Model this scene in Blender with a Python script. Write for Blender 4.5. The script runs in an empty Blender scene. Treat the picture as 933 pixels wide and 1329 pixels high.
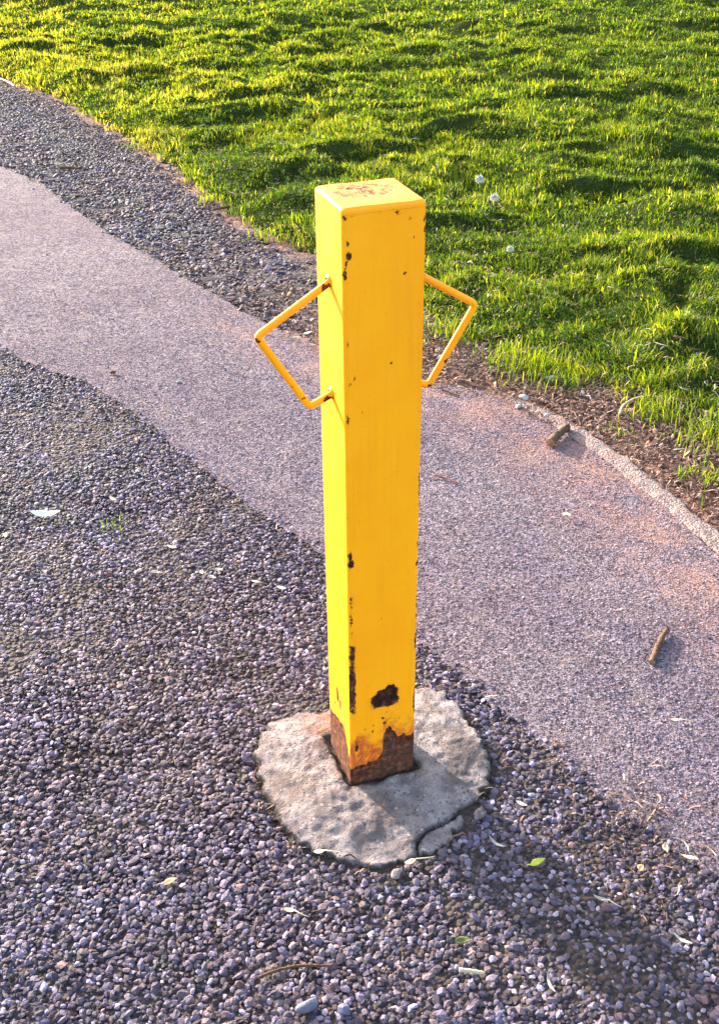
import bpy, math, numpy as np
from mathutils import Vector, Matrix
R = np.random.default_rng(7)
scene = bpy.context.scene
col = scene.collection

# ------------------------------------------------------------------ camera
cam_d = bpy.data.cameras.new('camera'); cam = bpy.data.objects.new('camera', cam_d); col.objects.link(cam)
cam.location = (-0.3806, -1.1368, 1.2115)
cam.rotation_euler = (1.01843, 0.00841, -0.34161)
cam_d.sensor_fit = 'VERTICAL'; cam_d.sensor_height = 24.0; cam_d.lens = 24.0*1450/1329
cam_d.clip_start = 0.02; cam_d.clip_end = 600
scene.camera = cam
# ------------------------------------------------------------------ light
SUN_EL = math.radians(15.0)
TRAVEL = Vector((0.40, -1.0, 0)).normalized()           # where the sunlight goes, seen from above
w = bpy.data.worlds.new('World'); scene.world = w; w.use_nodes = True
wn = w.node_tree.nodes; wl = w.node_tree.links
sky = wn.new('ShaderNodeTexSky'); sky.sky_type = 'NISHITA'; sky.sun_disc = False
sky.dust_density = 2.5; sky.ozone_density = 0.4; sky.sun_elevation = SUN_EL; sky.sun_rotation = math.atan2(-TRAVEL.x, -TRAVEL.y)
wl.new(sky.outputs[0], wn['Background'].inputs[0]); wn['Background'].inputs[1].default_value = 0.15
sl = bpy.data.lights.new('sun', 'SUN'); sl.energy = 3.4; sl.angle = math.radians(1.0); sl.color = (1.0, 0.93, 0.82)
so = bpy.data.objects.new('sun', sl); col.objects.link(so); so.location = (-3, 8, 4)
so.rotation_euler = Vector((TRAVEL.x*math.cos(SUN_EL), TRAVEL.y*math.cos(SUN_EL), -math.sin(SUN_EL))).to_track_quat('-Z', 'Y').to_euler()
scene.view_settings.view_transform = 'Standard'; scene.view_settings.look = 'None'
scene.view_settings.exposure = 2.60; scene.view_settings.gamma = 1.0
scene.view_settings.use_curve_mapping = False

G = -0.012                                              # level of the ground round the footing

# ------------------------------------------------------------------ helpers
def noise2(x, y, seed=0):
    """smooth gradient noise, about -1..1"""
    x = np.asarray(x, float); y = np.asarray(y, float)
    xi = np.floor(x).astype(np.int64); yi = np.floor(y).astype(np.int64)
    xf = x-xi; yf = y-yi
    def g(ix, iy):
        h = (ix*374761393 + iy*668265263 + seed*974634777) & 0x7fffffff
        h = ((h ^ (h >> 13))*1274126177) & 0x7fffffff
        a = (h ^ (h >> 16))/0x7fffffff*6.28318*7
        return np.cos(a), np.sin(a)
    u = xf*xf*xf*(xf*(xf*6-15)+10); v = yf*yf*yf*(yf*(yf*6-15)+10)
    def d(ix, iy, dx, dy):
        a, b = g(ix, iy); return a*dx+b*dy
    n0 = d(xi, yi, xf, yf)*(1-u)+d(xi+1, yi, xf-1, yf)*u
    n1 = d(xi, yi+1, xf, yf-1)*(1-u)+d(xi+1, yi+1, xf-1, yf-1)*u
    return (n0*(1-v)+n1*v)*1.6
def fbm(x, y, seed=0, o=3):
    s = 0; a = 1
    for k in range(o): s = s+a*noise2(x*2**k, y*2**k, seed+k); a *= .5
    return s
def sstep(a, b, x):
    t = np.clip((x-a)/(b-a), 0, 1); return t*t*(3-2*t)

def build(name, V, F, mats, parent=None, smooth=False, attrs=None, colattr=None, midx=None):
    """V (n,3); F (m,k) faces of equal size, or a list of such arrays"""
    Fs = F if isinstance(F, list) else [F]
    V = np.asarray(V, np.float32).reshape(-1, 3)
    me = bpy.data.meshes.new(name)
    me.vertices.add(len(V)); me.vertices.foreach_set('co', V.ravel())
    nl = sum(f.size for f in Fs); nf = sum(len(f) for f in Fs)
    me.loops.add(nl); me.loops.foreach_set('vertex_index', np.concatenate([f.ravel() for f in Fs]).astype(np.int32))
    me.polygons.add(nf)
    tot = np.concatenate([np.full(len(f), f.shape[1], np.int32) for f in Fs])
    st = np.concatenate([[0], np.cumsum(tot)[:-1]]).astype(np.int32)
    me.polygons.foreach_set('loop_start', st)
    me.polygons.foreach_set('use_smooth', np.full(nf, smooth, bool))
    for m in (mats if isinstance(mats, (list, tuple)) else [mats]): me.materials.append(m)
    if midx is not None: me.polygons.foreach_set('material_index', np.asarray(midx, np.int32))
    for k, a in (attrs or {}).items():
        at = me.attributes.new(k, 'FLOAT', 'POINT'); at.data.foreach_set('value', np.asarray(a, np.float32))
    me.update(calc_edges=True); me.validate()
    o = bpy.data.objects.new(name, me); col.objects.link(o)
    if parent: o.parent = parent
    return o
def tag(o, label=None, cat=None, group=None, kind=None):
    if label: o['label'] = label
    if cat: o['category'] = cat
    if group: o['group'] = group
    if kind: o['kind'] = kind
    return o
def empty(name, loc=(0, 0, 0), rz=0):
    o = bpy.data.objects.new(name, None); o.empty_display_size = .05; col.objects.link(o)
    o.location = loc; o.rotation_euler = (0, 0, rz); return o
def grid_faces(n, m, wrap=False):
    """faces of an n x m vertex grid (row-major); wrap closes the m direction"""
    i = np.arange(n-1)[:, None]; j = np.arange(m if wrap else m-1)[None, :]
    j2 = (j+1) % m
    a = i*m+j; b = i*m+j2; c = (i+1)*m+j2; d = (i+1)*m+j
    return np.stack([a+0*b, b, c, d], -1).reshape(-1, 4)
def tube(path, rad, seg=10, cap=True):
    """rings along a polyline; returns V, F (quads), and ring index of each vertex"""
    P = np.asarray(path, float); n = len(P); rad = np.broadcast_to(rad, n)
    T = np.gradient(P, axis=0); T /= np.linalg.norm(T, axis=1)[:, None]
    up = np.array([0, 0, 1.0]) if abs(T[0, 2]) < .9 else np.array([0, 1.0, 0])
    V = []
    for k in range(n):
        s = np.cross(T[k], up); s /= np.linalg.norm(s)+1e-9; q = np.cross(s, T[k]); up = q
        a = np.arange(seg)/seg*2*np.pi
        V.append(P[k]+rad[k]*(np.cos(a)[:, None]*s+np.sin(a)[:, None]*q))
    V = np.concatenate(V); F = [grid_faces(n, seg, True)]
    if cap: F += [np.arange(seg)[None, ::-1], (np.arange(seg)+(n-1)*seg)[None, :]]
    return V, F

# ------------------------------------------------------------------ materials
class Mat:
    def __init__(s, name):
        s.m = bpy.data.materials.new(name); s.m.use_nodes = True
        s.n = s.m.node_tree.nodes; s.l = s.m.node_tree.links
        s.b = s.n['Principled BSDF']; s.out = s.n['Material Output']
        s.tc = s.n.new('ShaderNodeNewGeometry').outputs['Position']
    def put(s, sock, v):
        if isinstance(v, bpy.types.NodeSocket): s.l.new(v, sock)
        elif isinstance(v, (tuple, list)) and len(v) == 3 and sock.type == 'RGBA': sock.default_value = (*v, 1)
        else: sock.default_value = v
    def noise(s, scale, detail=3, rough=.55, vec=None, dist=0):
        t = s.n.new('ShaderNodeTexNoise'); t.inputs['Scale'].default_value = scale
        t.inputs['Detail'].default_value = detail; t.inputs['Roughness'].default_value = rough
        t.inputs['Distortion'].default_value = dist
        s.l.new(vec or s.tc, t.inputs['Vector']); return t.outputs['Fac']
    def voro(s, scale, out='Distance', feat='F1', vec=None):
        t = s.n.new('ShaderNodeTexVoronoi'); t.feature = feat; t.inputs['Scale'].default_value = scale
        s.l.new(vec or s.tc, t.inputs['Vector']); return t.outputs[out]
    def attr(s, name):
        t = s.n.new('ShaderNodeAttribute'); t.attribute_name = name; return t.outputs['Fac']
    def math(s, op, a, b=0.0, c=None):
        t = s.n.new('ShaderNodeMath'); t.operation = op
        s.put(t.inputs[0], a); s.put(t.inputs[1], b)
        if c is not None: s.put(t.inputs[2], c)
        return t.outputs[0]
    def rng(s, v, a, b, c=0.0, d=1.0, smooth=False):
        t = s.n.new('ShaderNodeMapRange'); t.interpolation_type = 'SMOOTHSTEP' if smooth else 'LINEAR'
        s.put(t.inputs[0], v)
        for k, x in enumerate((a, b, c, d)): t.inputs[k+1].default_value = x
        return t.outputs[0]
    def mix(s, f, a, b, mode='MIX'):
        t = s.n.new('ShaderNodeMix'); t.data_type = 'RGBA'; t.blend_type = mode
        s.put(t.inputs[0], f); s.put(t.inputs[6], a); s.put(t.inputs[7], b); return t.outputs[2]
    def ramp(s, f, stops, interp='LINEAR'):
        t = s.n.new('ShaderNodeValToRGB'); t.color_ramp.interpolation = interp
        e = t.color_ramp.elements
        while len(e) < len(stops): e.new(.5)
        for k, (p, c) in enumerate(stops): e[k].position = p; e[k].color = (*c, 1)
        s.put(t.inputs[0], f); return t.outputs[0]
    def bump(s, h, dist, strength=1.0, nrm=None):
        t = s.n.new('ShaderNodeBump'); t.inputs['Strength'].default_value = strength
        t.inputs['Distance'].default_value = dist; s.put(t.inputs['Height'], h)
        if nrm is not None: s.l.new(nrm, t.inputs['Normal'])
        return t.outputs[0]
    def set(s, color=None, rough=None, nrm=None, spec=None):
        if color is not None: s.put(s.b.inputs['Base Color'], color)
        if rough is not None: s.put(s.b.inputs['Roughness'], rough)
        if spec is not None: s.put(s.b.inputs['Specular IOR Level'], spec)
        if nrm is not None: s.l.new(nrm, s.b.inputs['Normal'])
        return s.m

def m_ground():
    M = Mat('rough_ground'); c = M.ramp(M.noise(1.5, 6), [(.3, (.035, .05, .015)), (.7, (.07, .09, .02))])
    return M.set(c, .95, M.bump(M.noise(30, 5), .03), .1)
def m_lawn():
    M = Mat('lawn_soil'); c = M.ramp(M.noise(14, 5), [(.3, (.014, .022, .006)), (.7, (.034, .046, .012))])
    return M.set(c, .95, M.bump(M.noise(90, 5), .012), .0)
def m_path():
    M = Mat('fine_asphalt')
    big = M.noise(2.2, 4); mid = M.noise(16, 4)
    v = M.voro(210, 'Color'); sep = M.n.new('ShaderNodeSeparateColor'); M.l.new(v, sep.inputs[0])
    base = M.ramp(sep.outputs[0], [(0, (.046, .036, .044)), (.5, (.132, .104, .124)), (1, (.255, .207, .238))])
    base = M.mix(M.rng(big, .35, .65), base, (.80, .74, .80), 'MULTIPLY')
    base = M.mix(M.rng(mid, .5, .75, 0, .35), base, (.26, .20, .18))
    # reddish brick dust swept up towards the kerb
    sx = M.n.new('ShaderNodeSeparateXYZ'); M.l.new(M.tc, sx.inputs[0])
    side = M.attr('edge')
    red = M.math('MULTIPLY', M.rng(side, 0, 1, 0, 1, True), M.rng(M.noise(9, 5, .65), .38, .66))
    base = M.mix(M.math('MULTIPLY', red, .75), base, (.36, .19, .135))
    h = M.math('ADD', M.math('MULTIPLY', M.voro(260), -.45), M.noise(330, 3, .7))
    n = M.bump(h, .0032, 1.0, M.bump(M.noise(50, 4), .003, .5))
    return M.set(base, .92, n, .06)
def m_tar():
    M = Mat('bitumen_bed'); base = M.ramp(M.noise(35, 5), [(.3, (.018, .014, .014)), (.75, (.070, .050, .042))])
    v = M.voro(105, 'Color'); sep = M.n.new('ShaderNodeSeparateColor'); M.l.new(v, sep.inputs[0])
    far = M.attr('far')
    st = M.ramp(sep.outputs[1], [(0, (.05, .046, .055)), (.5, (.13, .12, .14)), (1, (.28, .26, .29))])
    st = M.mix(M.rng(M.voro(105), .25, .55), st, (.02, .018, .02))
    n = M.bump(M.math('MULTIPLY', M.voro(105), -1.0), .008, 1.0)
    return M.set(M.mix(far, base, st), .9, n, .2)
def m_stone():
    M = Mat('crushed_stone'); t = M.attr('tone'); h = M.attr('hue')
    c = M.ramp(t, [(0, (.009, .007, .010)), (.35, (.038, .032, .043)), (.7, (.108, .094, .118)), (.93, (.29, .262, .31)), (1, (.52, .49, .48))])
    tint = M.ramp(h, [(0, (.95, .89, 1.22)), (.3, (1.03, .93, 1.10)), (.55, (1.10, .97, .96)), (.8, (1.25, .95, .84)), (1, (1.4, .85, .62))])
    c = M.mix(1.0, c, tint, 'MULTIPLY')
    c = M.mix(M.rng(M.noise(260, 3), .35, .75, 0, .35), c, (.10, .09, .09))
    dust = M.rng(M.noise(3.2, 4, .6), .52, .75, 0, .5, True)
    c = M.mix(dust, c, (.12, .090, .080))
    return M.set(c, .68, M.bump(M.noise(500, 3), .0012, .6), .12)
def m_grain():
    M = Mat('asphalt_grain'); t = M.attr('tone'); h = M.attr('hue')
    c = M.ramp(t, [(0, (.044, .034, .043)), (.5, (.128, .101, .122)), (1, (.27, .220, .255))])
    c = M.mix(M.math('MULTIPLY', h, .8), c, (.36, .19, .135))
    return M.set(c, .85, None, .08)
def m_soil():
    M = Mat('verge_soil'); c = M.ramp(M.noise(30, 6, .65), [(.25, (.055, .034, .028)), (.5, (.17, .100, .080)), (.75, (.32, .195, .155))])
    c = M.mix(M.rng(M.noise(5, 3), .42, .62, 0, .7), c, (.36, .17, .11))
    c = M.mix(M.attr('grey'), c, M.ramp(M.noise(35, 5), [(.3, (.040, .034, .036)), (.75, (.12, .10, .096))]))
    n = M.bump(M.math('ADD', M.noise(140, 5, .7), M.math('MULTIPLY', M.voro(110), -.6)), .012)
    return M.set(c, .95, n, .15)
def m_kerb():
    M = Mat('weathered_kerb'); v = M.voro(230, 'Color'); sep = M.n.new('ShaderNodeSeparateColor'); M.l.new(v, sep.inputs[0])
    c = M.ramp(sep.outputs[0], [(0, (.11, .078, .074)), (.6, (.20, .145, .138)), (1, (.29, .225, .215))])
    c = M.mix(M.rng(M.noise(14, 5), .5, .72, 0, .8), c, (.28, .135, .09))
    c = M.mix(M.rng(M.noise(22, 5), .5, .75, 0, .6), c, (.14, .11, .105))
    return M.set(c, .9, M.bump(M.math('ADD', M.noise(180, 4), M.math('MULTIPLY', M.voro(230), -.6)), .004), .2)
def m_concrete():
    M = Mat('old_concrete'); c = M.ramp(M.noise(24, 6, .65), [(.30, (.115, .090, .087)), (.5, (.28, .230, .228)), (.70, (.43, .37, .365))])
    c = M.mix(M.rng(M.noise(9, 4, .6, dist=.6), .48, .64, 0, .8), c, (.135, .102, .095))
    c = M.mix(M.rng(M.noise(13, 4), .58, .70, 0, .5), c, (.32, .24, .185))
    pit = M.math('MAXIMUM', M.rng(M.voro(120), .06, .20), M.rng(M.noise(26, 2), .45, .40))
    c = M.mix(pit, (.07, .06, .055), c)
    spk = M.rng(M.noise(330, 3), .54, .66)
    c = M.mix(M.math('MULTIPLY', spk, .6), c, (.08, .07, .065))
    vc = M.n.new('ShaderNodeSeparateColor'); M.l.new(M.voro(150, 'Color'), vc.inputs[0])
    agg = M.math('MULTIPLY', M.rng(vc.outputs[0], .70, .74), M.rng(M.voro(150), .42, .34))
    c = M.mix(M.math('MULTIPLY', agg, .7), c, M.ramp(vc.outputs[1], [(0, (.07, .06, .065)), (.5, (.20, .16, .15)), (1, (.46, .42, .40))]))
    rust = M.math('MULTIPLY', M.attr('stain'), M.rng(M.noise(40, 4), .35, .6))
    c = M.mix(M.math('MULTIPLY', rust, .85), c, (.33, .15, .075))
    dirt = M.math('MULTIPLY', M.attr('dirt'), M.rng(M.noise(70, 4), .25, .5))
    c = M.mix(M.math('MULTIPLY', dirt, .9), c, (.035, .03, .026))
    h = M.math('ADD', M.math('ADD', M.math('MULTIPLY', M.noise(55, 8, .75), .8), M.math('MULTIPLY', pit, .5)), M.math('MULTIPLY', M.noise(300, 5, .7), .6))
    return M.set(c, .93, M.bump(h, .009, 1.0), .08)
def m_paint():
    M = Mat('chipped_yellow_paint')
    s = M.attr('rust'); pit = M.attr('pit')
    fine = M.noise(330, 4, .65); mid = M.noise(90, 5, .65)
    # signed distance (metres) wobbled by noise: > 0 is bare rusty steel
    d = M.math('ADD', s, M.math('ADD', M.rng(fine, .3, .7, -.0012, .0012), M.rng(mid, .3, .7, -.0016, .0016)))
    bare = M.rng(d, -.0003, .0004)
    speck = M.math('MULTIPLY', M.rng(M.noise(150, 2, .5), .735, .75), M.rng(M.noise(20, 2), .5, .62))
    bare = M.math('MAXIMUM', bare, speck)
    paint = M.mix(M.rng(M.noise(6, 5, .6), .35, .65), (.93, .315, .0015), (.96, .375, .002))
    paint = M.mix(M.rng(M.noise(60, 5, .7), .60, .80, 0, .14), paint, (.66, .22, .008))
    vm = M.n.new('ShaderNodeVectorMath'); vm.operation = 'MULTIPLY'; M.l.new(M.tc, vm.inputs[0]); vm.inputs[1].default_value = (70, 70, 5)
    paint = M.mix(M.rng(M.noise(1.0, 5, .6, vm.outputs[0]), .52, .72, 0, .22), paint, (.62, .20, .006))
    paint = M.mix(M.rng(M.noise(240, 3, .6), .62, .70, 0, .35), paint, (.55, .19, .01))
    halo = M.math('MULTIPLY', M.attr('halo'), M.rng(M.math('ADD', M.noise(75, 5, .7), M.math('MULTIPLY', M.attr('halo'), .12)), .46, .60))
    paint = M.mix(halo, paint, M.mix(M.rng(M.noise(160, 4, .7), .40, .62), (.72, .15, .010), (.34, .070, .024)))
    rust = M.ramp(M.noise(110, 6, .7), [(.34, (.010, .005, .004)), (.5, (.070, .023, .014)), (.66, (.24, .075, .034))])
    deep = M.rng(s, .004, .03)
    rust = M.mix(M.math('MULTIPLY', deep, .25), rust, (.12, .075, .05))
    rust = M.mix(M.math('MULTIPLY', pit, .55), rust, (.020, .012, .009))
    c = M.mix(bare, paint, rust)
    sm = M.math('MULTIPLY', M.attr('scuff'), M.rng(M.noise(130, 6, .75), .38, .58))
    c = M.mix(M.math('MULTIPLY', sm, .9), c, (.17, .060, .035))
    bare = M.math('MAXIMUM', bare, M.math('MULTIPLY', sm, .9))
    rgh = M.math('MAXIMUM', M.rng(M.noise(30, 4), .3, .7, .42, .62), bare)
    h = M.math('ADD', M.math('MULTIPLY', bare, -1.0), M.math('MULTIPLY', M.math('MULTIPLY', bare, M.noise(300, 5)), .9))
    n = M.bump(h, .0020, .9, M.bump(M.noise(45, 3), .0012, .35))
    return M.set(c, rgh, n, M.rng(bare, 0, 1, .22, .08))
def m_grass():
    M = Mat('grass_blade'); t = M.attr('tone'); k = M.attr('along')
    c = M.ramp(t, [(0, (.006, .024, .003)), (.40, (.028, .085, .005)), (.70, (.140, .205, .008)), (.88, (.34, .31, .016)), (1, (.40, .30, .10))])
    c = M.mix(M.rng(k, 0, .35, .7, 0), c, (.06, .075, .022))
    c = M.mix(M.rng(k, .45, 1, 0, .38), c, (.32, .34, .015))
    d = M.n.new('ShaderNodeBsdfDiffuse'); M.l.new(c, d.inputs[0])
    tr = M.n.new('ShaderNodeBsdfTranslucent'); M.l.new(M.mix(1.0, c, (1.6, 1.45, .55), 'MULTIPLY'), tr.inputs[0])
    gl = M.n.new('ShaderNodeBsdfGlossy'); gl.inputs['Roughness'].default_value = .42; gl.inputs[0].default_value = (.8, .85, .7, 1)
    m1 = M.n.new('ShaderNodeMixShader'); m1.inputs[0].default_value = .52; M.l.new(d.outputs[0], m1.inputs[1]); M.l.new(tr.outputs[0], m1.inputs[2])
    m2 = M.n.new('ShaderNodeMixShader'); m2.inputs[0].default_value = .015; M.l.new(m1.outputs[0], m2.inputs[1]); M.l.new(gl.outputs[0], m2.inputs[2])
    M.l.new(m2.outputs[0], M.out.inputs[0]); return M.m
def m_litter():
    M = Mat('dry_litter'); t = M.attr('tone')
    c = M.ramp(t, [(0, (.035, .022, .018)), (.35, (.13, .070, .05)), (.65, (.25, .145, .105)), (.85, (.34, .25, .18)), (1, (.46, .40, .34))])
    return M.set(c, .85, None, .2)
def m_flat(name, a, b, scale=60, rough=.7, bump=.001, transl=0):
    M = Mat(name); c = M.mix(M.rng(M.noise(scale, 4, .65), .35, .65), a, b)
    m = M.set(c, rough, M.bump(M.noise(scale*3, 4), bump), .25)
    if transl: M.b.inputs['Transmission Weight'].default_value = 0
    return m

MG, ML, MP, MT, MS, MGR, MSO, MK, MC, MY, MGB, MLI = (m_ground(), m_lawn(), m_path(), m_tar(), m_stone(), m_grain(), m_soil(), m_kerb(), m_concrete(), m_paint(), m_grass(), m_litter())
M_bark = m_flat('brown_bark', (.045, .024, .014), (.115, .060, .032), 120, .85, .002)
M_wood = m_flat('raw_wood', (.16, .085, .045), (.25, .14, .075), 150, .8)
M_red = m_flat('reddish_wood', (.20, .055, .035), (.28, .085, .05), 120, .8)
M_pale = m_flat('dry_pale_leaf', (.20, .18, .14), (.42, .39, .33), 120)
M_tan = m_flat('dry_tan_leaf', (.45, .28, .12), (.58, .38, .19), 120)
M_yel = m_flat('yellow_green_leaf', (.34, .38, .03), (.50, .46, .05), 140, .5)
M_olive = m_flat('olive_leaf', (.06, .07, .02), (.12, .12, .035), 140, .5)
M_white = m_flat('white_scrap', (.60, .60, .60), (.74, .74, .74), 90)
M_straw = m_flat('dry_straw', (.34, .28, .18), (.46, .40, .28), 120)
M_pebg = m_flat('pale_green_stone', (.28, .36, .31), (.40, .46, .41), 90, .6)
M_pebw = m_flat('pale_stone', (.24, .22, .22), (.38, .36, .36), 90, .7)
M_blue = m_flat('blue_grey_stone', (.070, .076, .11), (.11, .118, .16), 120, .6)
M_purp = m_flat('violet_grey_stone', (.085, .075, .13), (.13, .115, .19), 120, .6)
M_petal = m_flat('white_floret', (.50, .49, .44), (.62, .61, .55), 200, .7)
M_stem = m_flat('green_stem', (.08, .15, .03), (.13, .20, .04), 100, .6)

# ------------------------------------------------------------------ setting: outlines of the ground surfaces (x as a function of y)
def edge(pts):
    p = np.array(sorted(pts, key=lambda q: q[1])); return lambda y: np.interp(y, p[:, 1], p[:, 0])
eA0 = edge([(3.2, -8), (.80, -1.4), (.415, -.323), (.35, -.165), (.308, -.004), (.268, .137), (.229, .293), (.154, .606), (.072, .823), (.006, 1.042), (-.079, 1.34), (-.172, 1.60), (-.265, 1.70), (-.345, 1.85), (-.52, 2.3), (-6, 16)])
eB0 = edge([(1.2, -8), (.884, -.4), (.884, .351), (.884, .41), (.88, .573), (.873, .718), (.849, .885), (.815, 1.08), (.75, 1.19), (.662, 1.274), (.56, 1.42), (.461, 1.619), (.369, 1.804), (.312, 1.988), (.217, 2.315), (.057, 2.897), (-.088, 3.588), (-.216, 3.896), (-5, 16)])
eC0 = edge([(1.7, -8), (1.18, -.6), (1.14, .3), (1.12, .62), (1.09, .81), (1.04, .953), (.97, 1.163), (.85, 1.36), (.79, 1.58), (.70, 2.2), (.545, 2.717), (.492, 3.271), (.43, 3.811), (.305, 4.491), (.165, 5.215), (-.06, 5.874), (-3.5, 16)])
def eA(y): return eA0(y)+.004*fbm(np.asarray(y)*9, 0*np.asarray(y)+3.3, 11)+.007*fbm(np.asarray(y)*45, 0*np.asarray(y)+3.3, 14)
def eB(y): return eB0(y)+.004*fbm(np.asarray(y)*10, 0*np.asarray(y)+7.7, 12)+.009*fbm(np.asarray(y)*30, 0*np.asarray(y)+7.7, 15)
def eC(y): return eC0(y)+.045*fbm(np.asarray(y)*4.5, 0*np.asarray(y)+1.1, 13, 4)
ys = np.concatenate([np.arange(-8, -1, .25), np.arange(-1, 4.2, .008), np.arange(4.2, 6, .02), np.arange(6, 16.01, .25)])

def strip(name, lo, hi, z, mat, nx, attrs=None, zf=None):
    t = np.linspace(0, 1, nx)
    X = lo[:, None]*(1-t)+hi[:, None]*t; Y = np.repeat(ys[:, None], nx, 1)
    Z = np.full_like(X, z)
    if zf is not None: Z = Z+zf(X, Y)
    o = build(name, np.stack([X, Y, Z], -1).reshape(-1, 3), grid_faces(len(ys), nx)[:, ::-1] if False else grid_faces(len(ys), nx), mat, smooth=True,
              attrs={k: f(X, Y).ravel() for k, f in (attrs or {}).items()})
    return tag(o, kind='structure')

# far ground, one sheet to the horizon
r = np.concatenate([[0], np.geomspace(2, 400, 22)]); a = np.arange(64)/64*2*np.pi
GX = (r[:, None]*np.cos(a)); GY = (r[:, None]*np.sin(a))
tag(build('ground', np.stack([GX, GY, np.full_like(GX, -.11)+.25*fbm(GX*.03, GY*.03, 5)*np.clip((r[:, None]-18)/60, 0, 1)], -1).reshape(-1, 3), grid_faces(len(r), 64, True), MG, smooth=True), kind='structure')
undul = lambda X, Y: .0025*fbm(X*3, Y*3, 21)
strip('coarse_tarmac', np.full_like(ys, -9.0), eA(ys)+.03, G-.0026, MT, 24,
      {'far': lambda X, Y: np.maximum(sstep(-.64, -.68, X), np.maximum(sstep(-.65, -.70, Y), sstep(2.13, 2.21, Y)))}, undul)
strip('asphalt_path', eA(ys), eB(ys), G-.0006, MP, 16, {'edge': lambda X, Y: np.clip(1-(eB0(Y)-X)/.32, 0, 1)*sstep(2.2, 1.5, Y)}, undul)
strip('verge_soil', eB(ys)-.015, eC(ys)+.5, G-.005, MSO, 30, {'grey': lambda X, Y: sstep(1.55, 1.95, Y)*sstep(.0, .09, eC0(Y)-X)},
      lambda X, Y: .010*sstep(.02, .2, X-eB0(Y))*sstep(2.4, 1.6, Y)+.006*fbm(X*14, Y*14, 23)-.05*sstep(.30, .46, X-eC0(Y)))

# kerb edging on the right, low, worn and uneven
ky = np.arange(-6, 1.13, .015); taper = sstep(1.13, .98, ky)
kx0 = eB0(ky)-.004+.008*fbm(ky*9, ky*0+2.2, 31)+.003*noise2(ky*60, ky*0, 34); kw = (.046+.010*fbm(ky*7, ky*0+5.1, 32)+.003*noise2(ky*55, ky*0+4, 35))*(.55+.45*taper)
prof = np.array([(0, -.02), (0, .002), (.08, .0024), (.2, .0038), (.4, .0052), (.6, .0064), (.8, .0066), (.93, .005), (1, .000), (1, -.02)])
KX = kx0[:, None]+kw[:, None]*prof[None, :, 0]; KY = np.repeat(ky[:, None], len(prof), 1)
KZ = G+prof[None, :, 1]*np.where(prof[None, :, 1] > 0, (.35+.65*taper)[:, None], 1)+.0030*fbm(KX*32, KY*32, 33, 4)
tag(build('kerb', np.stack([KX, KY, KZ], -1).reshape(-1, 3), grid_faces(len(ky), len(prof)), MK, smooth=True), kind='structure')

# lawn: gently humped turf
def lawn_z(X, Y):
    d = X-eC0(Y)
    z = G-.014+.018*sstep(-.02, .09, d)+.022*sstep(-.02, .25, d)
    m = sstep(0, .45, d)
    X, Y = X+.22*noise2(X*1.4, Y*1.4, 47), Y+.22*noise2(X*1.4+9, Y*1.4, 48)
    z = z+m*(.62+.80*sstep(-.5, .6, fbm(X*.8+4, Y*.7, 44, 2)))*(.040*fbm(X*1.3+.3, Y*1.7, 41)+.034*fbm(X*3.4, Y*4.0, 42)+.006*fbm(X*11, Y*11, 43))
    return z
lx = np.concatenate([np.arange(0, 2.2, .045), np.arange(2.2, 14, .14)]); ly = np.concatenate([np.arange(-3, .2, .15), np.arange(.2, 7, .04), np.arange(7, 18, .14)])
LX = eC0(ly)[:, None]+lx[None, :]-.02; LY = np.repeat(ly[:, None], len(lx), 1)
tag(build('lawn', np.stack([LX, LY, lawn_z(LX, LY)], -1).reshape(-1, 3), grid_faces(len(ly), len(lx)), ML, smooth=True), kind='structure')

# ------------------------------------------------------------------ loose material (stuff)
ph = (1+5**.5)/2
ICO = np.array([(-1, ph, 0), (1, ph, 0), (-1, -ph, 0), (1, -ph, 0), (0, -1, ph), (0, 1, ph), (0, -1, -ph), (0, 1, -ph), (ph, 0, -1), (ph, 0, 1), (-ph, 0, -1), (-ph, 0, 1)])/math.sqrt(1+ph*ph)
ICF = np.array([(0, 11, 5), (0, 5, 1), (0, 1, 7), (0, 7, 10), (0, 10, 11), (1, 5, 9), (5, 11, 4), (11, 10, 2), (10, 7, 6), (7, 1, 8), (3, 9, 4), (3, 4, 2), (3, 2, 6), (3, 6, 8), (3, 8, 9), (4, 9, 5), (2, 4, 11), (6, 2, 10), (8, 6, 7), (9, 8, 1)])
ICT = ICF[ICO[ICF].mean(1)[:, 2] > -.62]
OCT = np.array([(1, 0, 0), (0, 1, 0), (-1, 0, 0), (0, -1, 0), (0, 0, 1.0)]); OCF = np.array([(0, 1, 4), (1, 2, 4), (2, 3, 4), (3, 0, 4)])
def rotmats(n, tilt):
    a = R.uniform(0, 2*np.pi, n); b = R.normal(0, tilt, n); c = R.normal(0, tilt, n)
    def m(ax, t):
        M = np.zeros((n, 3, 3)); co, si = np.cos(t), np.sin(t); i, j = [(1, 2), (2, 0), (0, 1)][ax]
        M[:, ax, ax] = 1; M[:, i, i] = co; M[:, j, j] = co; M[:, i, j] = -si; M[:, j, i] = si; return M
    return m(0, b) @ m(1, c) @ m(2, a)
def stones(name, P, size, base, faces, flat=.62, tilt=.35, rough=.22, tone=None, hue=None, mat=None, smooth=False):
    n = len(P); k = len(base)
    sc = np.stack([R.uniform(.85, 1.35, n), R.uniform(.7, 1.05, n), R.uniform(flat*.75, flat*1.25, n)], -1)*size[:, None]
    V = base[None]*(1+R.uniform(-rough, rough, (n, k, 1)))*sc[:, None, :]
    V = np.einsum('nij,nkj->nki', rotmats(n, tilt), V)+P[:, None, :]
    F = (faces[None]+(np.arange(n)*k)[:, None, None]).reshape(-1, 3)
    return build(name, V.reshape(-1, 3), F, mat, smooth=smooth, attrs={'tone': np.repeat(tone, k), 'hue': np.repeat(hue, k)})
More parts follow.
